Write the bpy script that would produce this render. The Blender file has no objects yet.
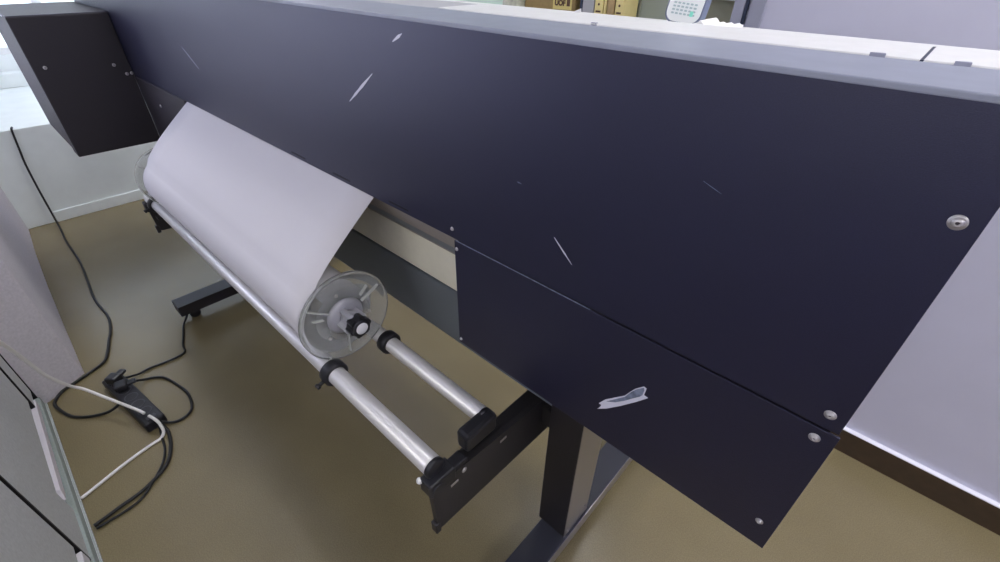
import bpy, bmesh, math, random
from mathutils import Vector, Matrix
random.seed(7)
S = bpy.context.scene
C = S.collection
PI = math.pi

# ------------------------------------------------------------------ materials
def mat(name, color, rough=.5, metal=0., noise=0., nscale=60., bump=0., bscale=300., spec=.5,
        trans=0., ior=1.45, emit=None, estr=0., coat=0., alpha=1., streak=None):
    m = bpy.data.materials.new(name); m.use_nodes = True
    nt = m.node_tree; b = nt.nodes['Principled BSDF']
    b.inputs['Base Color'].default_value = (*color, 1)
    b.inputs['Roughness'].default_value = rough
    b.inputs['Metallic'].default_value = metal
    b.inputs['Specular IOR Level'].default_value = spec
    b.inputs['IOR'].default_value = ior
    b.inputs['Transmission Weight'].default_value = trans
    b.inputs['Coat Weight'].default_value = coat
    b.inputs['Alpha'].default_value = alpha
    if emit:
        b.inputs['Emission Color'].default_value = (*emit, 1)
        b.inputs['Emission Strength'].default_value = estr
    tc = nt.nodes.new('ShaderNodeTexCoord')
    if noise > 0:
        n = nt.nodes.new('ShaderNodeTexNoise'); n.inputs['Scale'].default_value = nscale
        n.inputs['Detail'].default_value = 5
        mp = nt.nodes.new('ShaderNodeMapping')
        if streak: mp.inputs['Scale'].default_value = streak
        nt.links.new(tc.outputs['Object'], mp.inputs[0]); nt.links.new(mp.outputs[0], n.inputs['Vector'])
        r = nt.nodes.new('ShaderNodeMapRange')
        r.inputs['From Min'].default_value = .3; r.inputs['From Max'].default_value = .7
        r.inputs['To Min'].default_value = 1-noise; r.inputs['To Max'].default_value = 1+noise
        nt.links.new(n.outputs['Fac'], r.inputs['Value'])
        v = nt.nodes.new('ShaderNodeVectorMath'); v.operation = 'SCALE'
        v.inputs[0].default_value = color
        nt.links.new(r.outputs[0], v.inputs['Scale']); nt.links.new(v.outputs[0], b.inputs['Base Color'])
    if bump > 0:
        n = nt.nodes.new('ShaderNodeTexNoise'); n.inputs['Scale'].default_value = bscale
        n.inputs['Detail'].default_value = 3
        nt.links.new(tc.outputs['Object'], n.inputs['Vector'])
        bp = nt.nodes.new('ShaderNodeBump'); bp.inputs['Strength'].default_value = bump
        bp.inputs['Distance'].default_value = .002
        nt.links.new(n.outputs['Fac'], bp.inputs['Height']); nt.links.new(bp.outputs[0], b.inputs['Normal'])
    return m

M = {}
M['panel'] = mat('black_powder_coat', (.009,.009,.025), .36, noise=.25, nscale=900, bump=.2, bscale=900, spec=.8)
M['housing'] = mat('dark_housing_coat', (.022,.019,.026), .5, noise=.25, nscale=900, bump=.25, bscale=900)
M['scratch'] = mat('bare_metal_scratch', (.62,.62,.72), .5)
M['scuff'] = mat('bluish_scuff', (.16,.19,.27), .5, noise=.4, nscale=120)  # real scuffs, and the highlight painted along the lower panel's edge
M['slot'] = mat('dark_slot', (.004,.004,.006), .6)
M['top'] = mat('grey_top_cover', (.25,.27,.34), .42, noise=.05, nscale=30)
M['topwhite'] = mat('white_top_rail', (.70,.70,.70), .45, noise=.03, nscale=40)
M['grey_side'] = mat('pale_grey_side', (.62,.65,.67), .45, noise=.05)
M['housetop'] = mat('dark_grey_lid', (.11,.11,.145), .5)
M['lip'] = mat('brownish_grey_lip', (.30,.265,.24), .5, noise=.08, nscale=300)
M['cream'] = mat('cream_guide', (.92,.89,.74), .5, noise=.02)
M['beam'] = mat('slate_grey_beam', (.17,.195,.225), .45, noise=.1, nscale=500)
M['leg'] = mat('charcoal_leg', (.018,.016,.02), .45, noise=.15, nscale=500)
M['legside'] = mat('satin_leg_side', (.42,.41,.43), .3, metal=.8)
M['foot'] = mat('charcoal_foot', (.035,.037,.05), .42, noise=.15, nscale=500)
M['bracket'] = mat('dark_bracket', (.025,.023,.025), .45, noise=.2, nscale=400)
M['plastic'] = mat('black_plastic', (.015,.015,.02), .4)
M['knob'] = mat('dark_grey_plastic', (.05,.05,.06), .35)
M['alu'] = mat('brushed_aluminium', (.78,.77,.78), .38, metal=.55, noise=.03, nscale=30)
M['screw'] = mat('zinc_screw', (.50,.48,.49), .45, metal=.7)
M['recess'] = mat('screw_recess', (.08,.07,.08), .5, metal=.5)
M['paper'] = mat('white_media', (.60,.585,.625), .65, spec=.25)
M['core'] = mat('cardboard_core', (.35,.26,.17), .8)
M['clear'] = mat('smoky_clear_plastic', (.78,.80,.79), .14, trans=.8, ior=1.2, noise=.03, nscale=50)
M['clearrib'] = mat('frosted_clear_plastic', (.80,.82,.80), .25, trans=.5, ior=1.3)
M['hub'] = mat('grey_hub', (.34,.34,.38), .3, coat=.3)
M['cap'] = mat('pale_cap', (.72,.72,.76), .4)
M['wall'] = mat('lavender_white_wall', (.55,.55,.68), .6, noise=.02, nscale=8)
M['wallfar'] = mat('cool_white_wall', (.82,.88,.87), .6, noise=.03, nscale=10)
M['ceil'] = mat('white_ceiling', (.8,.8,.8), .8)
M['base'] = mat('brown_baseboard', (.055,.036,.022), .42, noise=.2, nscale=30)
M['basetop'] = mat('white_bead', (.9,.9,1.0), .4)
M['jamb'] = mat('grey_jamb', (.32,.33,.42), .5)
M['dark'] = mat('dark_post', (.02,.03,.06), .5)
M['partition'] = mat('pale_grey_partition', (.66,.63,.67), .7, noise=.08, nscale=120, bump=.2, bscale=200)
M['cabinet'] = mat('grey_cabinet_coat', (.56,.575,.57), .6, noise=.08, nscale=150)
M['cabinet2'] = mat('grey_green_band', (.33,.38,.36), .6, noise=.08, nscale=150)
M['strip'] = mat('pale_strip', (.72,.69,.74), .5)
M['cable'] = mat('black_cable', (.012,.012,.014), .5)
M['whitecable'] = mat('white_cable', (.80,.78,.76), .4)
M['box'] = mat('brown_cardboard', (.34,.24,.10), .8, noise=.08, nscale=80)
M['label'] = mat('yellow_label', (.72,.60,.22), .6)
M['ink'] = mat('brown_ink', (.10,.05,.03), .7)
M['folder'] = mat('yellow_folder', (.78,.66,.30), .6, noise=.04)
M['folder2'] = mat('brown_file', (.42,.30,.15), .7, noise=.1)
M['greenpanel'] = mat('pale_green_panel', (.46,.52,.46), .6)
M['beigepanel'] = mat('olive_beige_panel', (.36,.36,.27), .6)
M['mint'] = mat('mint_white_panel', (.66,.82,.72), .6)
M['purple'] = mat('light_grey_divider', (.42,.42,.45), .6)
M['whiteplastic'] = mat('white_plastic', (.82,.84,.84), .35)
M['rim'] = mat('blue_grey_rim', (.16,.19,.28), .4)
M['screen'] = mat('pale_screen', (.66,.74,.80), .25, emit=(.85,.95,1), estr=.25)
M['key'] = mat('grey_keys', (.42,.52,.54), .5)
M['keygreen'] = mat('green_key', (.25,.75,.60), .5)
M['tissue'] = mat('white_tissue', (.88,.88,.88), .8)
M['bag'] = mat('translucent_bag', (.50,.50,.40), .3, noise=.3, nscale=60, bump=.6, bscale=60)
M['light'] = mat('led_panel', (1,1,1), .5, emit=(1,.985,.97), estr=24)
M['lightframe'] = mat('lamp_frame', (.8,.8,.8), .5)
M['window'] = mat('daylit_blind', (.85,.85,.95), .5, emit=(.80,.82,1.0), estr=3.0)  # made-up glow, added for the sheen on the back panel
M['window_far'] = mat('pale_daylit_blind', (.8,.9,.95), .5, emit=(.84,.95,1.0), estr=.9)  # weak made-up glow for the far wall
M['window_soft'] = mat('shaded_blind', (.8,.8,.8), .5, emit=(1,.97,.92), estr=2.4)  # made-up glow, added to brighten the cream guide
M['frame'] = mat('white_window_frame', (.8,.82,.82), .4)

# floor: glossy vinyl, beige with fine speckle
def floor_mat():
    m = mat('glossy_beige_vinyl', (.33,.285,.17), .27, spec=.55)
    nt = m.node_tree; b = nt.nodes['Principled BSDF']
    tc = nt.nodes.new('ShaderNodeTexCoord')
    n1 = nt.nodes.new('ShaderNodeTexNoise'); n1.inputs['Scale'].default_value = 3; n1.inputs['Detail'].default_value = 4
    n2 = nt.nodes.new('ShaderNodeTexNoise'); n2.inputs['Scale'].default_value = 350; n2.inputs['Detail'].default_value = 2
    for n in (n1, n2): nt.links.new(tc.outputs['Object'], n.inputs['Vector'])
    mx = nt.nodes.new('ShaderNodeMix'); mx.data_type = 'RGBA'
    mx.inputs['A'].default_value = (.185,.15,.08,1); mx.inputs['B'].default_value = (.275,.23,.13,1)
    mx2 = nt.nodes.new('ShaderNodeMix'); mx2.data_type = 'RGBA'; mx2.blend_type = 'MULTIPLY'; mx2.inputs['Factor'].default_value = .5
    cr = nt.nodes.new('ShaderNodeValToRGB'); cr.color_ramp.elements[0].position = .35; cr.color_ramp.elements[1].position = .65
    cr.color_ramp.elements[0].color = (.6,.6,.6,1); cr.color_ramp.elements[1].color = (1.1,1.1,1.1,1)
    nt.links.new(n1.outputs['Fac'], mx.inputs['Factor']); nt.links.new(n2.outputs['Fac'], cr.inputs[0])
    nt.links.new(mx.outputs['Result'], mx2.inputs['A']); nt.links.new(cr.outputs[0], mx2.inputs['B'])
    nt.links.new(mx2.outputs['Result'], b.inputs['Base Color'])
    bp = nt.nodes.new('ShaderNodeBump'); bp.inputs['Strength'].default_value = .12; bp.inputs['Distance'].default_value = .002
    nt.links.new(n1.outputs['Fac'], bp.inputs['Height']); nt.links.new(bp.outputs[0], b.inputs['Normal'])
    return m
M['floor'] = floor_mat()

# ------------------------------------------------------------------ mesh helpers
class MB:
    def __init__(s): s.bm = bmesh.new(); s.mi = 0; s.smooth = False
    def _mark(s, faces, mi=None, smooth=None):
        for f in faces:
            f.material_index = s.mi if mi is None else mi
            f.smooth = s.smooth if smooth is None else smooth
    def box(s, x0, x1, y0, y1, z0, z1, bev=0., mi=None, mx=None):
        r = bmesh.ops.create_cube(s.bm, size=1)
        vs = r['verts']
        for v in vs:
            v.co = Vector((x0+(v.co.x+.5)*(x1-x0), y0+(v.co.y+.5)*(y1-y0), z0+(v.co.z+.5)*(z1-z0)))
        fs = {f for v in vs for f in v.link_faces}
        if bev > 0:
            es = list({e for v in vs for e in v.link_edges})
            r = bmesh.ops.bevel(s.bm, geom=es, offset=bev, segments=2, affect='EDGES', profile=.5)
            fs = set(r['faces']) | {f for f in fs if f.is_valid}
            vs = list({v for f in fs for v in f.verts})
        if mx is not None:
            for v in vs: v.co = mx @ v.co
        s._mark(fs, mi)
        return s
    def cyl(s, p0, p1, r0, r1=None, n=32, mi=None, smooth=True, cap=True):
        r1 = r0 if r1 is None else r1
        p0 = Vector(p0); p1 = Vector(p1); d = (p1-p0).normalized()
        q = d.to_track_quat('Z', 'Y'); a = []; b = []
        for k in range(n):
            t = 2*PI*k/n; u = q @ Vector((math.cos(t), math.sin(t), 0))
            a.append(s.bm.verts.new(p0+u*r0)); b.append(s.bm.verts.new(p1+u*r1))
        side = [s.bm.faces.new((a[k], a[(k+1) % n], b[(k+1) % n], b[k])) for k in range(n)]
        s._mark(side, mi, smooth)
        if cap: s._mark([s.bm.faces.new(a[::-1]), s.bm.faces.new(b)], mi, False)
        return s
    def lathe(s, prof, org, axis, n=48, mi=None, close=False):
        # prof: (radius, distance along axis)
        org = Vector(org); q = Vector(axis).to_track_quat('Z', 'Y'); rings = []
        for (r, h) in prof:
            rings.append([s.bm.verts.new(org + q @ Vector((r*math.cos(2*PI*k/n), r*math.sin(2*PI*k/n), h))) for k in range(n)])
        if close: rings.append(rings[0])
        fs = []
        for i in range(len(rings)-1):
            for k in range(n):
                fs.append(s.bm.faces.new((rings[i][k], rings[i][(k+1) % n], rings[i+1][(k+1) % n], rings[i+1][k])))
        if not close:
            if prof[0][0] > 1e-5: fs.append(s.bm.faces.new(rings[0][::-1]))
            if prof[-1][0] > 1e-5: fs.append(s.bm.faces.new(rings[-1]))
        s._mark(fs, mi, True)
        return s
    def prism(s, poly, axis, a, b, mi=None):
        # poly in the plane of the other two axes; axis 'X': (y,z), 'Y': (x,z), 'Z': (x,y)
        f = {'X': lambda p, t: (t, p[0], p[1]), 'Y': lambda p, t: (p[0], t, p[1]), 'Z': lambda p, t: (p[0], p[1], t)}[axis]
        A = [s.bm.verts.new(f(p, a)) for p in poly]; B = [s.bm.verts.new(f(p, b)) for p in poly]; n = len(poly)
        fs = [s.bm.faces.new(A), s.bm.faces.new(B[::-1])]
        fs += [s.bm.faces.new((A[k], B[k], B[(k+1) % n], A[(k+1) % n])) for k in range(n)]
        s._mark(fs, mi)
        return s
    def tube(s, pts, r, n=10, mi=None, sub=6):
        P = spline(pts, sub); rings = []
        prev = None
        for i, p in enumerate(P):
            d = (P[min(i+1, len(P)-1)]-P[max(i-1, 0)]).normalized()
            if prev is None: u = d.orthogonal().normalized()
            else: u = (prev - d*prev.dot(d)).normalized()
            prev = u; w = d.cross(u)
            rings.append([s.bm.verts.new(p+(u*math.cos(2*PI*k/n)+w*math.sin(2*PI*k/n))*r) for k in range(n)])
        fs = []
        for i in range(len(rings)-1):
            for k in range(n): fs.append(s.bm.faces.new((rings[i][k], rings[i][(k+1) % n], rings[i+1][(k+1) % n], rings[i+1][k])))
        fs += [s.bm.faces.new(rings[0][::-1]), s.bm.faces.new(rings[-1])]
        s._mark(fs, mi, True)
        return s
    def build(s, name, mats, parent=None, loc=None):
        bmesh.ops.recalc_face_normals(s.bm, faces=s.bm.faces)
        me = bpy.data.meshes.new(name)
        org = Vector(loc) if loc is not None else None
        if org is not None: bmesh.ops.translate(s.bm, verts=s.bm.verts, vec=-org)
        s.bm.to_mesh(me); s.bm.free()
        for m in (mats if isinstance(mats, (list, tuple)) else [mats]): me.materials.append(m)
        o = bpy.data.objects.new(name, me); C.objects.link(o)
        if org is not None: o.location = org
        if parent is not None:
            o.parent = parent
            pl = Vector((0, 0, 0)); q = parent
            while q is not None: pl += q.location; q = q.parent
            o.location = (org if org is not None else Vector((0, 0, 0))) - pl
        return o

def spline(pts, sub):
    P = [Vector(p) for p in pts]
    if len(P) < 3 or sub <= 1: return P
    out = []
    for i in range(len(P)-1):
        a = P[max(i-1, 0)]; b = P[i]; c = P[i+1]; d = P[min(i+2, len(P)-1)]
        for k in range(sub):
            t = k/sub
            out.append(.5*((2*b)+(-a+c)*t+(2*a-5*b+4*c-d)*t*t+(-a+3*b-3*c+d)*t**3))
    out.append(P[-1]); return out

def thing(name, label, cat, loc=(0, 0, 0), group=None):
    o = bpy.data.objects.new(name, None); C.objects.link(o); o.location = loc; o.empty_display_size = .05
    return tag(o, label, cat, group)
def tag(o, label, cat, group=None):
    o['label'] = label; o['category'] = cat
    if group: o['group'] = group
    return o
def struct(o): o['kind'] = 'structure'; return o

# ------------------------------------------------------------------ room
YR = .947          # wall on the printer's far side
struct(MB().box(-5.2, 2.6, -1.9, 3.4, -.08, 0).build('floor', M['floor']))
struct(MB().box(-5.2, 2.6, -1.9, 3.4, 2.75, 2.83).build('ceiling', M['ceil']))
# wall beside: from the opening to the near end
w = MB().box(-.452, 2.6, YR, YR+.12, 0, 2.75)
w.box(-4.75, -2.75, YR, YR+.12, 0, 2.75); w.box(-2.75, -.452, YR, YR+.12, 2.15, 2.75); w.box(-2.75, -.452, YR, YR+.12, 0, .9)
struct(w.build('wall_right', M['wall']))
struct(MB().box(-5.2, 2.6, 3.3, 3.4, 0, 2.75).build('wall_back', M['wallfar']))
struct(MB().box(2.5, 2.6, -1.8, 3.3, 0, 2.75).build('wall_end', M['wall']))
w = MB().box(-5.2, -4.6, -1.9, -1.8, 0, 2.75); w.box(-2.0, -.8, -1.9, -1.8, 0, 2.75); w.box(.6, 2.6, -1.9, -1.8, 0, 2.75)
w.box(-4.6, -2.0, -1.9, -1.8, 0, .45); w.box(-4.6, -2.0, -1.9, -1.8, 2.1, 2.75)
w.box(-.8, .6, -1.9, -1.8, 0, 1.1); w.box(-.8, .6, -1.9, -1.8, 2.1, 2.75)
struct(w.build('wall_near', M['wall']))
for (n_, x0, x1, z0) in ((2, -4.6, -2.0, .45), (3, -.8, .6, 1.1)):  # glowing panes added in the unseen near wall to light panel and guide
    wn = struct(MB().box(x0, x1, -1.89, -1.87, z0, 2.1).build('window_%d' % n_, M['window'] if n_ == 2 else M['window_soft']))
    wf = MB(); xm = (x0+x1)/2
    for (a0, a1, c0, c1) in ((x0, x0+.05, z0, 2.1), (x1-.05, x1, z0, 2.1), (xm-.025, xm+.025, z0, 2.1), (x0, x1, z0, z0+.05), (x0, x1, 2.05, 2.1)):
        wf.box(a0, a1, -1.87, -1.80, c0, c1, .003)
    wf.build('window_frame', M['frame'], wn)
b = MB().box(-2.2, 2.5, YR-.014, YR, 0, .088, .002)
struct(b.build('baseboard_right', M['base']))
struct(MB().box(-2.2, 2.5, YR-.016, YR, .088, .0925, .001).build('trim_1', M['basetop']))  # white strip painted in for light caught along the baseboard's top edge
# jamb of the opening
j = MB().box(-.478, -.452, YR-.012, YR+.13, .9, 2.15, .002)
struct(j.build('trim_2', M['jamb']))
struct(MB().box(-.4515, -.4445, YR-.010, YR-.001, 1.0, 2.2).build('trim_3', M['dark']))
struct(MB().box(-.441, -.405, YR-.006, YR, 1.0, 2.2, .002).build('trim_4', M['jamb']))
# far end: low wall with a deep white ledge, taller wall with an added glowing pane behind
w = MB().box(-4.7, -3.444, -.72, YR, 0, .515, .004)
struct(w.build('wall_far_low', M['wallfar']))
struct(MB().box(-3.444, -3.434, -.44, YR, 0, .062, .003).build('baseboard_far', M['wallfar']))
w = MB().box(-4.8, -4.7, -1.8, 3.3, 0, .70)
w.box(-4.8, -4.7, -1.8, 3.3, 2.2, 2.75); w.box(-4.8, -4.7, -1.8, -.75, .70, 2.2); w.box(-4.8, -4.7, .9, 3.3, .70, 2.2)
struct(w.build('wall_far', M['wallfar']))
wn = struct(MB().box(-4.79, -4.77, -.75, .9, .70, 2.2).build('window_1', M['window_far']))
wf = MB()
for (a0, a1, c0, c1) in ((-.75, -.70, .70, 2.2), (.85, .9, .70, 2.2), (.05, .10, .70, 2.2), (-.75, .9, .70, .74), (-.75, .9, 2.16, 2.2)):
    wf.box(-4.77, -4.70, a0, a1, c0, c1, .003)
wf.build('window_frame', M['frame'], wn)
MB().box(-4.70, -4.60, -.72, .94, .515, .60, .004).build('window_sill', M['wallfar'], wn)

# ceiling lights (out of the frame)
def lamp(x, y, lab):
    t = thing('ceiling_light', lab, 'ceiling light', (x, y, 2.75), 'square ceiling lights')
    f = MB().box(x-.32, x+.32, y-.32, y+.32, 2.735, 2.75, .003); f.build('frame', M['lightframe'], t)
    MB().box(x-.29, x+.29, y-.29, y+.29, 2.728, 2.735).build('diffuser', M['light'], t)
lamp(-2.6, .50, 'square ceiling light above the far end of the printer')
lamp(.75, .40, 'square ceiling light beyond the near end of the printer')
lamp(1.9, -.7, 'square ceiling light by the end wall')
lamp(-.75, 1.45, 'square ceiling light in the room behind the opening')

# ------------------------------------------------------------------ the printer
X0, X1 = -2.9, .060          # far and near end of the back panel
PR = thing('wide_format_printer', 'long black wide-format printer seen from its rear, standing on a legged stand', 'printer', (-1.2, .15, 0))

M['panel'].node_tree.nodes['Principled BSDF'].inputs['Specular Tint'].default_value = (.72, .74, 1, 1)
def patch(mb, pts, y, mi, th=.0004):
    mb.prism(pts, 'Y', y-th, y+.0001, mi)
def sliver(mb, a, b, w, mi, y=0., seg=7, wob=.25, nose=.15):
    a = Vector(a); b = Vector(b); d = b-a; n = Vector((-d.y, d.x)).normalized(); up = []; dn = []
    for k in range(seg+1):
        t = k/seg; h = w*(nose+(1-nose)*math.sin(PI*min(max(t, .02), .98)))*(1+random.uniform(-wob, wob)); p = a+d*t
        up.append(tuple(p+n*h*.5)); dn.append(tuple(p-n*h*.5))
    patch(mb, up+dn[::-1], y, mi)

# back panel (upper)
p = MB().box(X0, X1, 0, .0025, .8755, 1.2, .0008, mi=0)
sliver(p, (-.781, 1.054), (-.696, 1.112), .0050, 1)
sliver(p, (-.631, 1.165), (-.606, 1.178), .0045, 1)
sliver(p, (-.311, .960), (-.278, .930), .0022, 1)
sliver(p, (-1.64, 1.050), (-1.556, 1.004), .0022, 1, nose=.4)
sliver(p, (-.140, 1.0915), (-.120, 1.084), .0005, 2)
sliver(p, (-.38, 1.0195), (-.372, 1.0185), .0016, 2)
for (a, bx) in ((-1.085, -1.02), (-.90, -.835), (-.70, -.64)):
    p.box(a, bx, -.0006, 0, .8835, .8865, 0, mi=3)
panel = p.build('back_panel', [M['panel'], M['scratch'], M['scuff'], M['slot']], PR)
# lower panel at the near end
p = MB().box(-.515, .0625, -.0015, .001, .641, .8735, .0007, mi=0)
o = [(-0.2007, 0.6991), (-0.1962, 0.7072), (-0.1953, 0.713), (-0.2, 0.7127), (-0.1904, 0.7291), (-0.1635, 0.759), (-0.1574, 0.7717), (-0.1513, 0.783), (-0.1409, 0.7954), (-0.1367, 0.7944), (-0.1374, 0.7852), (-0.1377, 0.7806), (-0.1312, 0.78), (-0.1465, 0.7591), (-0.1659, 0.7349), (-0.1857, 0.7123)]
patch(p, o, -.0015, 1)
i = [(-0.1882, 0.7269), (-0.1631, 0.757), (-0.1559, 0.7728), (-0.1497, 0.7832), (-0.1405, 0.7935), (-0.1388, 0.7895), (-0.1398, 0.779), (-0.1428, 0.7737), (-0.1508, 0.7641), (-0.1618, 0.75), (-0.175, 0.7357)]
patch(p, i, -.0019, 2)
p.box(-.512, -.24, -.0014, .0005, .8733, .8739, 0, mi=2)  # thin lighter strip paints the seam highlight on the panel's top edge
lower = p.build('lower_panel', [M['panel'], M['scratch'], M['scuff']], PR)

def screw(x, z, r, parent, y=0., ax=(0, -1, 0), washer=False):
    s = MB(); a = Vector(ax); o = Vector((x, y, z)) if ax[1] else Vector((y, x, z))
    if washer: s.lathe([(r*1.0, 0), (r*1.0, .0007), (r*.62, .0010)], o, a, 28)
    k = .72 if washer else 1.
    hx = r*k
    s.lathe([(hx, .0006), (hx*.96, .0016), (hx*.75, .0029), (hx*.42, .0034), (hx*.34, .0034), (hx*.34, .0018)], o, a, 28)
    s.lathe([(hx*.33, .0012), (hx*.33, .0019)], o, a, 6, mi=1)
    return s.build('screw', [M['screw'], M['recess']], parent)
screw(.045, 1.114, .0060, panel, washer=True)
screw(.045, .895, .0056, panel, washer=True)
screw(-.519, .894, .0036, panel)
screw(.044, .859, .0056, lower, y=-.0015, washer=True)
screw(.044, .687, .0046, lower, y=-.0015, washer=True)
screw(-.5085, .859, .0036, lower, y=-.0015)
screw(-.5085, .652, .0034, lower, y=-.0015)

# body behind the panels
MB().prism([(.003, .885), (.010, .885), (.075, .775), (.10, .75), (.10, .66), (.26, .66), (.30, .74), (.30, 1.06), (.222, 1.185), (.003, 1.185)], 'X', X0, X1-.006).build('body', M['beam'], PR)
e = MB().box(-.512, X1-.006, .003, .26, .645, .88, .003); e.build('end_housing', M['housing'], PR)
MB().prism([(.006, .8825), (.006, .8765), (.094, .753), (.102, .758), (.014, .886)], 'X', X0, -.516).build('media_entry_lip', M['lip'], PR)
MB().box(-2.3, -.53, .091, .099, .660, .7550, .002).build('media_guide', M['cream'], PR)
# top cover: grey flange and white rail
MB().box(X0, X1, -.0005, .116, 1.1945, 1.2, .0012).build('top_flange', M['top'], PR)
r = MB().box(-.66, -.027, .1165, .222, 1.19, 1.2015, .0015)
for x in (-.36,): r.box(x-.004, x+.004, .114, .119, 1.2, 1.2035, .001, mi=1)
r.prism([(-.064, .113), (-.052, .113), (-.053, .118), (-.059, .117)], 'Z', 1.2, 1.2032, mi=1)
r.build('top_rail', [M['topwhite'], M['jamb']], PR, )
MB().box(-.0272, -.0233, .1170, .2220, 1.185, 1.2008).build('rail_gap', M['dark'], PR)
r = MB().box(-.0250, X1+.004, .1165, .222, 1.19, 1.2015, .0015)
r.prism([(-.004, .113), (.007, .113), (.006, .118), (.001, .117)], 'Z', 1.2, 1.2032, mi=1)
r.build('top_rail', [M['topwhite'], M['jamb']], PR)
MB().box(X0, -.662, .1165, .222, 1.19, 1.2003, .0015).build('top_rail', M['purple'], PR)['label'] = 'grey-lavender far section of the top rail'  # grey by colour; the white stretch beside it stands for a ceiling-light reflection
MB().box(X0, X1, .2225, .30, 1.10, 1.1952, .004).build('front_cover', M['topwhite'], PR)

# far side housing
hs = MB().box(-2.44, -2.36, -.284, -.001, .617, 1.088, .003)
hs.box(-2.9, -2.44, -.283, -.001, .63, 1.087, .003, mi=1)  # side of the dark housing coloured pale to stand for grazing light
hs.box(-2.9, -2.362, -.283, -.001, 1.087, 1.092, .002, mi=2)
hous = hs.build('side_housing', [M['housing'], M['grey_side'], M['housetop']], PR)
for (y, z) in ((-.249, .932), (-.051, .917), (-.006, .883), (-.022, .882)):
    screw(y, z, .006, hous, y=-2.36, ax=(1, 0, 0))
# guide block on the housing side, lengthened to fill in the shadow by the paper
gb = MB().box(-2.359, -1.812, -.002, .09, .62, .8745, .004); gb.build('guide_block', M['housing'], PR)
s_ = MB(); s_.lathe([(.006, 0), (.006, .002), (.002, .004)], (-2.13, -.0025, .80), (0, -1, 0), 20); s_.build('screw', M['screw'], PR)

# stand
bm_ = MB().box(-2.02, -.262, .10, .17, .49, .645, .004)
bm_.build('crossbeam', M['beam'], PR)
LX = [(-.336, -.257), (-2.015, -1.935)]
for (a, bx) in LX:
    l = MB().box(a, bx, .080, .180, .086, .66, .003, mi=0)
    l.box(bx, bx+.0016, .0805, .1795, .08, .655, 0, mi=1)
    l.build('leg', [M['leg'], M['legside']], PR)
    f = MB()
    fx0, fx1 = (a+.010, bx+.009) if a > -1 else (a+.0, bx+.0)
    f.box(fx0, fx1-.0015, -.262, .56, .044, .090, .003, mi=0)
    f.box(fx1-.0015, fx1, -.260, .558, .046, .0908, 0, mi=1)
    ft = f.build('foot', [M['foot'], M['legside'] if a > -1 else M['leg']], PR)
    xm = (fx0+fx1)/2
    for yy in (-.215, .515):
        k = MB().cyl((xm-.004, yy, .046), (xm-.004, yy, .038), .014, n=20)
        k.box(xm-.018, xm+.018, yy-.012, yy+.012, .026, .042, .003)
        k.lathe([(.006, -.016), (.0185, -.015), (.021, -.011), (.021, -.003), (.016, -.002), (.016, .002), (.021, .003), (.021, .011), (.0185, .015), (.006, .016)], (xm, yy+.006, .021), (1, 0, 0), 28)
        k.build('caster', M['plastic'], ft)
for (y, z) in ((.095, .10), (.165, .13)):
    s_ = MB(); s_.lathe([(.0045, 0), (.0045, .001), (.002, .0022)], (-.2554, y, z), (1, 0, 0), 18); s_.build('screw', M['screw'], PR)

# roll holder: two brackets and two rollers
Y1, Z1, Y2, Z2, RR1, RR2 = -.181, .540, -.044, .540, .0195, .0175
def bracket(xi, sx, ye=.16, zb=0.):
    # side plate; xi = inner face, sx = +1 towards the near end
    m = MB()
    poly = [(-.202, .505), (-.197, .372+zb), (-.188, .366+zb), (ye, .349+zb), (ye, .474+.02*ye), (ye-.04, .473)]
    x0, x1 = (xi, xi+.012*sx)
    m.prism(poly, 'X', min(x0, x1), max(x0, x1), mi=0)
    m.box(min(xi-.034*sx, xi), max(xi-.034*sx, xi), -.19, ye-.01, .458, .470, .002)            # inner flange
    m.box(min(x0, x1)-.002, max(x0, x1)+.002, -.204, -.192, .36+zb, .39+zb, .002)                # toe
    if ye > .1: m.box(min(x0, xi+.06*sx), max(x0, xi+.06*sx), .115, .15, .395, .45, .003)               # spacer to the leg
    br = m.build('roller_bracket', M['bracket'], PR)
    # roller seats
    s = MB()
    xa, xb = sorted((xi-.026*sx, xi+.006*sx))
    s.box(xa+.012*sx, xb+.012*sx, -.208, -.148, .492, .527, .004)
    s.box(xa+.010*sx, xb+.004*sx, -.150, -.112, .488, .508, .003)
    s.cyl((xa+.014*sx, -.190, .505), (xb+.014*sx, -.190, .505), .015, n=24)
    s.build('roller_seat', M['plastic'], br)
    s = MB(); s.box(*sorted((xi-.024*sx, xi+.008*sx)), -.110, -.028, .510, .556, .008)
    s.build('roller_seat', M['plastic'], br)
    MB().box(*sorted((xi+.001*sx, xi+.004*sx)), -.125, -.022, .462, .4855, .001).build('edge_strip', M['alu'], br)
    s = MB()
    for (y, z) in ((-.150, .470), (-.016, .466)):
        s.prism([(y-.009, z-.003), (y+.009, z-.003), (y+.009, z+.003), (y-.009, z+.003)], 'X', *sorted((x1, x1+.001*sx)))
    s.lathe([(.006, 0), (.006, .0015), (.002, .003)], (x1 if sx > 0 else x1, -.125, .484), (sx, 0, 0), 18)
    s.build('bracket_screws', M['screw'], br)['kind'] = 'stuff'
    return br
bracket(-.392, 1); bracket(-1.975, -1, .079, .04)
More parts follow.
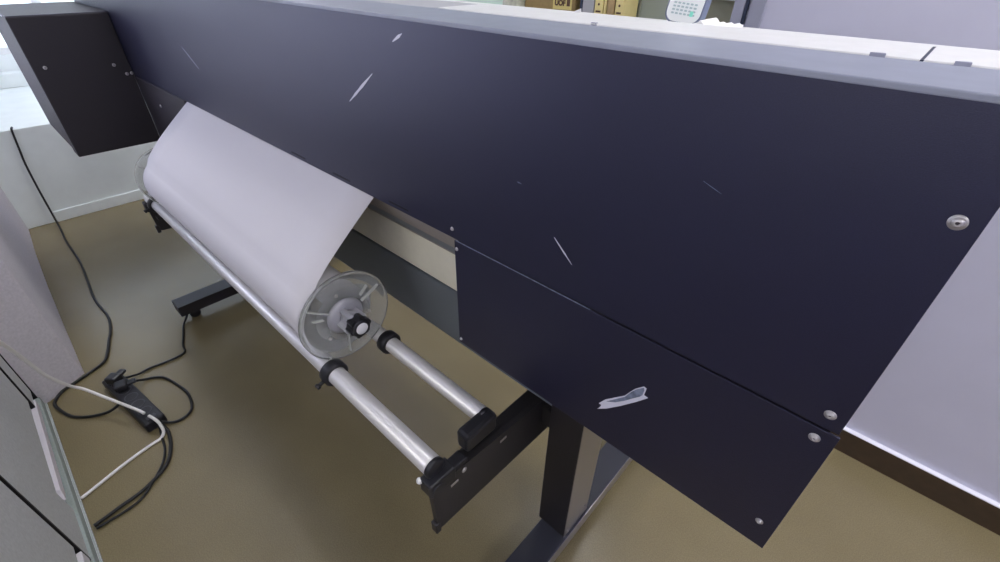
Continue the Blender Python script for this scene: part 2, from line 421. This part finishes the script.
def roller(y, z, r, cx, xe):
    m = MB(); m.lathe([(.006, -1.97), (r-.002, -1.97), (r, -1.968), (r, xe-.002), (r-.002, xe), (.006, xe)], (0, y, z), (1, 0, 0), 40)
    ro = m.build('roller', M['alu'], PR)
    for (c, w_) in cx:
        k = MB(); R = r+.0085
        k.lathe([(r+.0004, 0), (R-.003, 0), (R, .003), (R, w_-.003), (R-.003, w_), (r+.0004, w_)], (c, y, z), (1, 0, 0), 40, close=True)
        if y < -.1: k.cyl((c+w_/2, y-r-.004, z-.006), (c+w_/2, y-r-.020, z-.012), .004, n=14).cyl((c+w_/2, y-r-.018, z-.011), (c+w_/2, y-r-.024, z-.0135), .0065, n=14)
        k.build('collar', M['plastic'], ro)
    k = MB(); k.lathe([(r-.0005, 0), (r+.001, .0005), (r+.001, .008), (r-.004, .010), (.004, .010)], (xe, y, z), (1, 0, 0), 36); k.build('end_cap', M['plastic'], ro)
roller(Y1, Z1, RR1, ((-.734, .026), (-1.90, .022)), -.398)
roller(Y2, Z2, RR2, ((-.727, .026), (-1.90, .022)), -.412)
s_ = MB(); s_.lathe([(.002, 0), (.005, .001), (.0065, .004), (.005, .008), (.002, .010)], (-.404, -.2035, .520), (0, -1, 0), 24)
s_.build('retaining_knob', M['topwhite'], PR)['label'] = 'white round retaining knob'

# ------------------------------------------------------------------ roll of white media
RC = Vector((-.1145, .6425)); RP = .0905; RW = .066; RD = .1030
PX0, PX1 = -1.790, -.754
ROLL = thing('media_roll', 'roll of white print media on the rear rollers, its sheet fed up into the printer', 'paper roll', (-1.27, RC.x, RC.y-RD))
# outer shell: cylinder + tangent web
ext = Vector((.0135, .884)); v = ext-RC; dist = v.length; al = math.acos(RP/dist); base = math.atan2(v.y, v.x)
ta = base+al          # tangent point on the viewer's side
tp = RC+Vector((math.cos(ta), math.sin(ta)))*RP
outer = []
N = 72
for k in range(N+1):
    a = ta + 2*PI*k/N*.985
    q_ = 2*PI*k/N; rr_ = RP if q_ < 1.9 else (RW+(RP-RW)*(.5+.5*math.cos(PI*(q_-1.9)/1.6)) if q_ < 3.5 else RW)
    outer.append(RC+Vector((math.cos(a), math.sin(a)))*rr_)
web = []
for k in range(1, 13):
    t = k/12; q = tp.lerp(ext, t); n = (RC-q).normalized()
    q = q + Vector((math.cos(ta), math.sin(ta)))*(.011*math.sin(PI*t**.6))
    web.append(q)
prof = web[::-1]+outer
m = MB(); nx = 12
rows = []
th = .0005
for j in range(nx+1):
    x = PX0+(PX1-PX0)*j/nx
    rows.append([m.bm.verts.new((x, q.x, q.y)) for q in prof])
fs = []
for j in range(nx):
    for k in range(len(prof)-1): fs.append(m.bm.faces.new((rows[j][k], rows[j+1][k], rows[j+1][k+1], rows[j][k+1])))
m._mark(fs, 0, True)
# wound ends with a hole for the core
for x in (PX0+.0005, PX1-.0005):
    a_ = [m.bm.verts.new((x, RC.x+math.cos(2*PI*k/64)*.040, RC.y+math.sin(2*PI*k/64)*.040)) for k in range(64)]
    b_ = [m.bm.verts.new((x, RC.x+math.cos(2*PI*k/64)*(RW-.001), RC.y+math.sin(2*PI*k/64)*(RW-.001))) for k in range(64)]
    m._mark([m.bm.faces.new((a_[k], a_[(k+1) % 64], b_[(k+1) % 64], b_[k])) for k in range(64)], 0, False)
sheet = m.build('media_sheet', M['paper'], ROLL)
sol = sheet.modifiers.new('s', 'SOLIDIFY'); sol.thickness = .0004; sol.offset = 0
k = MB(); k.lathe([(.0405, PX0+.001), (.0405, PX1-.001), (.036, PX1-.001), (.036, PX0+.001)], (0, RC.x, RC.y), (1, 0, 0), 48, close=True)
k.build('core', M['core'], ROLL)

def flange(x, sx):
    o = (x, RC.x, RC.y); ax = (sx, 0, 0)
    d = MB()
    # dished clear plate with a rolled rim
    d.lathe([(.036, 0), (.080, 0), (RD-.004, -.001), (RD, .002), (RD, .011), (RD-.003, .0125), (RD-.005, .0105), (RD-.006, .005), (.080, .0035), (.036, .0035)], o, ax, 96, close=True)
    fl = d.build('flange', M['clear'], ROLL)
    rb = MB()
    for k in range(3):
        a = 2*PI*k/3+.95
        c, s = math.cos(a), math.sin(a)
        mx = Matrix.Translation(Vector(o)) @ Matrix.Rotation(a, 4, 'X')
        e0, e1 = sorted((.0035*sx, .0115*sx))
        rb.box(e0, e1, -.0012, .0012, .044, .094, .0004, mx=mx)
        mx2 = Matrix.Translation(Vector(o)) @ Matrix.Rotation(a+.28, 4, 'X')
        rb.box(e0, e1, -.001, .001, .052, .078, .0004, mx=mx2)
    rb.build('flange_ribs', M['clearrib'], fl)['kind'] = 'stuff'
    # small screws on the plate
    for k in range(3):
        a = 2*PI*k/3+1.75
        q = Vector(o)+Vector((.0035*sx, math.cos(a)*.058, math.sin(a)*.058))
        s_ = MB(); s_.lathe([(.0042, 0), (.0042, .002), (.002, .0035)], q, ax, 18); s_.build('screw', M['screw'], fl)
    h = MB()
    h.lathe([(.042, 0), (.042, .004), (.038, .010), (.030, .013), (.022, .013)], o, ax, 48)
    for k in range(4):
        a = PI/2*k+.35
        mx = Matrix.Translation(Vector(o)) @ Matrix.Rotation(a, 4, 'X')
        e0, e1 = sorted((.008*sx, .046*sx))
        h.box(e0, e1, -.0065, .0065, .010, .0275, .003, mx=mx)
    h.cyl(o, (x+sx*.046, RC.x, RC.y), .0175, n=32)
    h.build('hub', M['hub'], ROLL)
    kn = MB()
    pr = []
    for k in range(36):
        a = 2*PI*k/36; r = .0225+(.0018 if (k % 6) in (0, 1, 2) else -.0012)
        pr.append((RC.x+math.cos(a)*r, RC.y+math.sin(a)*r))
    kn.prism(pr, 'X', *sorted((x+sx*.042, x+sx*.062)))
    kn.lathe([(.0215, .062), (.019, .066), (.0135, .066)], o, ax, 36)
    knob = kn.build('knob', M['plastic'], ROLL)
    c_ = MB(); c_.lathe([(.0130, .064), (.0130, .0672), (.0115, .068)], o, ax, 32); c_.build('knob_cap', M['cap'], knob)
flange(PX1+.0015, 1)
flange(PX0-.036, -1)

# ------------------------------------------------------------------ left side: partition, cabinet
p = MB()
poly = [(-1.915, -.612), (-2.3, -.607), (-2.7, -.600), (-3.1, -.588), (-3.45, -.570), (-4.66, -.50), (-4.66, -.74), (-1.842, -.74), (-1.842, -.722)]
p.prism(poly, 'Z', 0, .75)
tag(p.build('partition', M['partition']), 'pale grey low partition at the left edge, between the far wall and the grey cabinet', 'partition')

CAB = thing('cabinet', 'grey metal cabinet with dark door seams at the lower left corner', 'cabinet', (-1.2, -.93, 0))
c = MB()
c.box(-1.838, -.35, -1.12, -.752, .0, .80, .003)                        # carcass
c.box(-1.835, -1.732, -.755, -.742, .075, .80, .002)                    # left stile
c.box(-1.275, -1.097, -.755, -.742, .030, .80, .002)                    # middle stile
c.build('carcass', M['cabinet'], CAB)
MB().box(-1.724, -1.28, -.755, -.744, .115, .79, .003).build('door', M['cabinet'], CAB)
MB().box(-1.0885, -.36, -.755, -.744, .115, .79, .003).build('door', M['cabinet'], CAB)
c = MB(); c.prism([(-1.77, .080), (-1.30, .108), (-1.275, .088), (-1.305, .080), (-1.77, .056)], 'Y', -.752, -.738)
c.build('kick_strip', M['strip'], CAB)['label'] = 'pale strip below the door'
MB().box(-1.08, -.36, -.752, -.738, .06, .10, .002).build('kick_strip', M['strip'], CAB)
c = MB(); c.box(-1.835, -.35, -.753, -.735, 0, .040, .002, mi=0); c.box(-1.835, -.35, -.7352, -.730, 0, .008, .001, mi=1)
c.build('plinth', [M['cabinet2'], M['strip']], CAB)
MB().box(-1.732, -1.726, -.7525, -.7408, .07, .80).build('seam', M['slot'], CAB)
MB().box(-1.0965, -1.0895, -.7525, -.7408, .03, .80).build('seam', M['slot'], CAB)
MB().box(-1.846, -1.838, -.752, -.7405, .0, .80).build('seam', M['slot'], CAB)

# ------------------------------------------------------------------ cables and power strip
def cable(name, pts, r, m, label, cat='cable', sub=8):
    return tag(MB().tube(pts, r, mi=0, sub=sub).build(name, m), label, cat)
cable('power_cable', [(-3.470, -.400, .5205), (-3.446, -.404, .521), (-3.434, -.408, .508), (-3.429, -.421, .42), (-3.425, -.432, .336), (-3.422, -.44, .20), (-3.415, -.444, .09), (-3.36, -.447, .02), (-3.26, -.450, .007), (-3.113, -.456, .006), (-2.824, -.452, .006), (-2.60, -.465, .006),
    (-2.402, -.477, .006), (-2.231, -.468, .006), (-2.12, -.483, .006), (-2.052, -.503, .006), (-1.985, -.522, .006), (-1.927, -.545, .006), (-1.902, -.585, .006), (-1.878, -.640, .006), (-1.858, -.685, .006), (-1.815, -.712, .006), (-1.764, -.706, .006), (-1.70, -.683, .006), (-1.66, -.645, .006), (-1.635, -.60, .008), (-1.625, -.568, .022), (-1.64, -.552, .03)],
    .0048, M['cable'], 'black cable dropping from the white ledge and running along the partition to the power strip')
cable('power_cable', [(-2.0, -.212, .030), (-1.985, -.228, .026), (-1.965, -.250, .012), (-1.93, -.272, .006), (-1.87, -.292, .005), (-1.809, -.313, .005), (-1.765, -.322, .005), (-1.755, -.350, .005), (-1.757, -.393, .005), (-1.765, -.440, .005), (-1.757, -.475, .008), (-1.745, -.50, .022), (-1.735, -.512, .033)],
    .004, M['cable'], 'black cable curving from under the far stand foot to the power strip')
cable('power_cable', [(-1.70, -.505, .032), (-1.705, -.490, .022), (-1.712, -.470, .007), (-1.70, -.445, .006), (-1.668, -.418, .006), (-1.598, -.398, .006), (-1.54, -.388, .006), (-1.491, -.391, .006), (-1.45, -.402, .006), (-1.430, -.425, .006), (-1.430, -.455, .006), (-1.445, -.478, .009), (-1.462, -.492, .02)],
    .0044, M['cable'], 'black cable making a round loop beside the power strip')
cable('power_cable', [(-1.44, -.492, .020), (-1.41, -.487, .008), (-1.380, -.490, .007), (-1.344, -.498, .007), (-1.30, -.515, .007), (-1.268, -.54, .007), (-1.243, -.585, .007), (-1.232, -.62, .007), (-1.228, -.656, .007), (-1.222, -.69, .007), (-1.215, -.722, .009)],
    .0052, M['cable'], 'thick black cable running from the power strip end to the cabinet foot')
cable('power_cable', [(-1.432, -.500, .018), (-1.395, -.508, .006), (-1.345, -.515, .005), (-1.295, -.535, .005), (-1.252, -.57, .005), (-1.215, -.61, .005), (-1.205, -.65, .005), (-1.205, -.72, .006)],
    .0036, M['cable'], 'thinner black cable lying beside the thick one towards the cabinet foot')
cable('white_cable', [(-1.40, -.690, .58), (-1.46, -.682, .52), (-1.522, -.676, .45), (-1.598, -.671, .33), (-1.655, -.664, .22), (-1.688, -.640, .13), (-1.690, -.618, .095), (-1.632, -.580, .066), (-1.57, -.550, .058), (-1.513, -.524, .052), (-1.49, -.515, .049)],
    .0048, M['whitecable'], 'white cable hanging across the partition down to the power strip')
cable('white_cable', [(-1.472, -.508, .046), (-1.445, -.500, .046), (-1.425, -.495, .036), (-1.403, -.497, .018), (-1.394, -.512, .006), (-1.392, -.530, .0052), (-1.385, -.57, .005), (-1.372, -.621, .005), (-1.358, -.665, .005), (-1.346, -.701, .005), (-1.333, -.727, .009)],
    .0048, M['whitecable'], 'white cable curving over the floor from the power strip to the cabinet foot')

ctr = Vector((-1.615, -.525, 0)); ang = math.atan2(.045, .315)
PS = thing('power_strip', 'black power strip lying on the floor among the cables', 'power strip', (ctr.x, ctr.y, 0))
T = Matrix.Translation(ctr) @ Matrix.Rotation(ang, 4, 'Z')
s = MB().box(-.165, .165, -.030, .030, 0, .036, .006, mx=T); s.build('casing', M['plastic'], PS)
s = MB()
for k in range(5):
    x = -.10+.05*k
    q = T @ Vector((x, 0, .0345))
    s.lathe([(.0205, 0), (.0205, .0025), (.0175, .0028), (.0165, .0008), (.001, .0008)], q, (0, 0, 1), 28)
s.build('sockets', M['knob'], PS)['kind'] = 'stuff'
MB().box(.135, .155, -.014, .014, .035, .040, .002, mx=T).build('switch', M['knob'], PS)
for (x, yaw, h) in ((-.118, .5, .028), (-.068, -.3, .022)):
    pl = MB(); mx = T @ Matrix.Translation((x, 0, .038)) @ Matrix.Rotation(yaw, 4, 'Z')
    pl.box(-.020, .020, -.018, .018, 0, h, .006, mx=mx)
    pl.box(-.012, .012, .016, .044, .008, h-.008, .005, mx=mx)
    tag(pl.build('plug', M['plastic']), 'black plug in the power strip, ' + ('at its far end' if x < -.1 else 'second from its far end'), 'plug')

# ------------------------------------------------------------------ things seen over the printer
# shelf unit in the opening
SH = thing('shelf_unit', 'pale shelf unit with dark uprights in the wall opening', 'shelf', (-1.4, 1.3, 0))
for z in (.98, 1.181 , 1.75):
    x0 = -2.6 if z != 1.181 else -.615
    MB().box(x0, -.49, 1.005, 1.40, z-.02 if z != 1.181 else z, z if z != 1.181 else z+.02, .002).build('shelf_board', M['whiteplastic'], SH)
MB().box(-2.6, -1.30, 1.40, 1.415, 0, 1.76).build('back_panel', M['mint'], SH)
MB().box(-1.30, -.86, 1.40, 1.415, 0, 1.76).build('back_panel', M['mint'], SH)
g = MB().box(-.86, -.62, 1.12, 1.13, .98, 1.76); g.build('back_panel', M['greenpanel'], SH)
g = MB().box(-.834, -.830, 1.112, 1.12, .98, 1.73); g.build('seam', M['beigepanel'], SH)
MB().box(-.62, -.49, 1.10, 1.115, .98, 1.76).build('back_panel', M['beigepanel'], SH)['label'] = 'olive-beige back panel'
for x in (-1.305, -1.285): MB().box(x, x+.011, 1.0, 1.03, 0, 1.76).build('upright', M['dark'], SH)
MB().box(-.984, -.975, 1.0, 1.03, 0, 1.76).build('upright', M['dark'], SH)
MB().box(-.973, -.932, 1.0, 1.02, .98, 1.76).build('divider', M['purple'], SH)

# cardboard box with the printed label
BX = thing('cardboard_box', 'brown cardboard box with a yellow label reading UOF, standing in the shelf opening', 'box', (-1.11, 1.1, .98))
MB().box(-1.235, -1.015, 1.02, 1.20, .98, 1.30, .003).build('carton', M['box'], BX)
lb = MB().box(-1.108, -1.030, 1.0188, 1.0198, 1.125, 1.168, 0)
labo = lb.build('label', M['label'], BX)
def text(s, size, loc, rot, m, parent, name='lettering'):
    cu = bpy.data.curves.new(name, 'FONT'); cu.body = s; cu.size = size; cu.extrude = .0004; cu.offset = .0012
    t = bpy.data.objects.new(name, cu); C.objects.link(t)
    dg = bpy.context.evaluated_depsgraph_get(); me = bpy.data.meshes.new_from_object(t.evaluated_get(dg))
    bpy.data.objects.remove(t)
    o = bpy.data.objects.new(name, me); C.objects.link(o); me.materials.append(m)
    o.parent = parent; pl = Vector((0, 0, 0)); q = parent
    while q is not None: pl += q.location; q = q.parent
    o.location = Vector(loc)-pl; o.rotation_euler = rot
    return o
text('UOF', .022, (-1.100, 1.0184, 1.1365), (PI/2, 0, 0), M['ink'], labo)
MB().box(-1.050, -1.037, 1.0182, 1.0188, 1.1355, 1.156).build('printed_mark', M['ink'], labo)

# bag left of the box
bg = MB(); bmesh.ops.create_icosphere(bg.bm, subdivisions=3, radius=1)
for v in bg.bm.verts:
    v.co = Vector((-1.280+v.co.x*.050*(1+.12*math.sin(9*v.co.z)), 1.015+v.co.y*.03, 1.10+v.co.z*.12*(1+.08*math.sin(7*v.co.x))))
    if v.co.x > -1.238: v.co.x = -1.238
bg._mark(bg.bm.faces, 0, True)
tag(bg.build('plastic_bag', M['bag']), 'crumpled greyish translucent bag left of the cardboard box', 'bag')

# yellow folders
for (a, bx, h, m_, lab) in ((-.928, -.898, 1.30, 'folder', 'yellow upright folder nearest the grey divider'),
                            (-.894, -.886, 1.29, 'folder', 'thin yellow folder between the thick yellow one and the brown file'),
                            (-.882, -.858, 1.28, 'folder2', 'brown file standing between yellow folders'),
                            (-.853, -.825, 1.30, 'folder', 'yellow upright folder on the right beside the pale green panel')):
    f = MB().box(a, bx, 1.0, 1.09, .98, h, .002, mi=0)
    if m_ == 'folder' and bx-a > .02:
        f.lathe([(.0035, 0), (.0035, .0006)], ((a+bx)/2, 1.0, 1.150), (0, -1, 0), 18, mi=1)
        f.box(a+.006, bx-.006, .9992, 1.0, 1.128, 1.133, 0, mi=1)
    tag(f.build('folder', [M[m_], M['ink']]), lab, 'folder', 'folders on the shelf')

# slip of paper behind the rail
pp = MB().prism([(-.535, .232), (-.475, .228), (-.462, .262), (-.51, .262)], 'Z', 1.1954, 1.1959)
pp.prism([(-.492, 1.1954), (-.464, 1.1954), (-.466, 1.2055)], 'Y', .240, .241)
tag(pp.build('paper_slip', M['tissue']), 'white paper slip on the printer top in front of the cardboard box', 'paper')

# handheld device leaning on the printer's top
def rrect(w, h, r, n=8, cx=0, cz=0):
    out = []
    for (sx, sz, a0) in ((1, 1, 0), (-1, 1, PI/2), (-1, -1, PI), (1, -1, 1.5*PI)):
        for k in range(n+1):
            a = a0+PI/2*k/n; out.append((cx+sx*(w/2-r)+math.cos(a)*r, cz+sz*(h/2-r)+math.sin(a)*r))
    return out
HD = thing('handheld_device', 'pale rounded handheld device with a small keypad standing on the printer top', 'handheld device', (-.309, .262, 1.1985))
tilt = Matrix.Translation((-.311, .258, 1.1955)) @ Matrix.Rotation(math.radians(4), 4, 'Y') @ Matrix.Rotation(math.radians(-12), 4, 'X')
def put(mb): 
    for v in mb.bm.verts: v.co = tilt @ v.co
    return mb
put(MB().prism(rrect(.053, .150, .014, cz=.075), 'Y', 0, .016)).build('shell', M['rim'], HD)
put(MB().prism(rrect(.0485, .1455, .0125, cz=.075), 'Y', -.0012, 0)).build('front_plate', M['whiteplastic'], HD)
put(MB().prism(rrect(.040, .085, .004, cz=.092-.012+.012), 'Y', -.0020, -.0012)).build('screen', M['screen'], HD)
kk = MB()
for i in range(6):
    for j in range(4):
        kk.prism(rrect(.0040, .0022, .0008, 3, -.0150+.0060*i, .012+.0042*j), 'Y', -.0022, -.0012)
put(kk).build('keypad', M['key'], HD)['kind'] = 'stuff'
put(MB().prism(rrect(.0045, .0065, .0012, 3, .0125, .0135), 'Y', -.0026, -.0012)).build('green_key', M['keygreen'], HD)
put(MB().box(-.0235, -.0215, -.0016, -.0011, .042, .12, .0003)).build('side_bar', M['rim'], HD)
put(MB().box(.0215, .0235, -.0016, -.0011, .042, .12, .0003)).build('side_bar', M['rim'], HD)

# tissue
ts = MB(); n = 18
top = []
for k in range(n+1):
    x = -.284+.050*k/n
    hgt = .004+.0045*max(0, 1-abs(k-4)/3.0)+.001*math.sin(k*1.7)
    top.append((x, 1.1955+hgt))
ts.prism([(-.284, 1.1955)]+top+[(-.234, 1.1955)], 'Y', .232, .285)
tag(ts.build('tissue', M['tissue']), 'crumpled white tissue on the printer top right of the handheld device', 'tissue')

# ------------------------------------------------------------------ light, camera
W = bpy.data.worlds.new('w'); S.world = W; W.use_nodes = True
W.node_tree.nodes['Background'].inputs[0].default_value = (.6, .65, .8, 1)
W.node_tree.nodes['Background'].inputs[1].default_value = .3

cam = bpy.data.cameras.new('camera'); co = bpy.data.objects.new('camera', cam); C.objects.link(co)
cam.sensor_width = 36; cam.lens = 458.31/1000*36; cam.clip_start = .02
R = ((.73446036, .67856184, .0110369), (.39892702, -.41851902, -.81590383), (-.54902205, .60365194, -.57808229))
rgt, dwn, fwd = (Vector(r) for r in R)
mw = Matrix((( rgt.x, -dwn.x, -fwd.x, 0), (rgt.y, -dwn.y, -fwd.y, -.45), (rgt.z, -dwn.z, -fwd.z, 1.27), (0, 0, 0, 1)))
co.matrix_world = mw
S.camera = co
S.view_settings.view_transform = 'Standard'; S.view_settings.look = 'None'
S.view_settings.gamma = 1; S.view_settings.use_curve_mapping = False
S.view_settings.exposure = 0.0
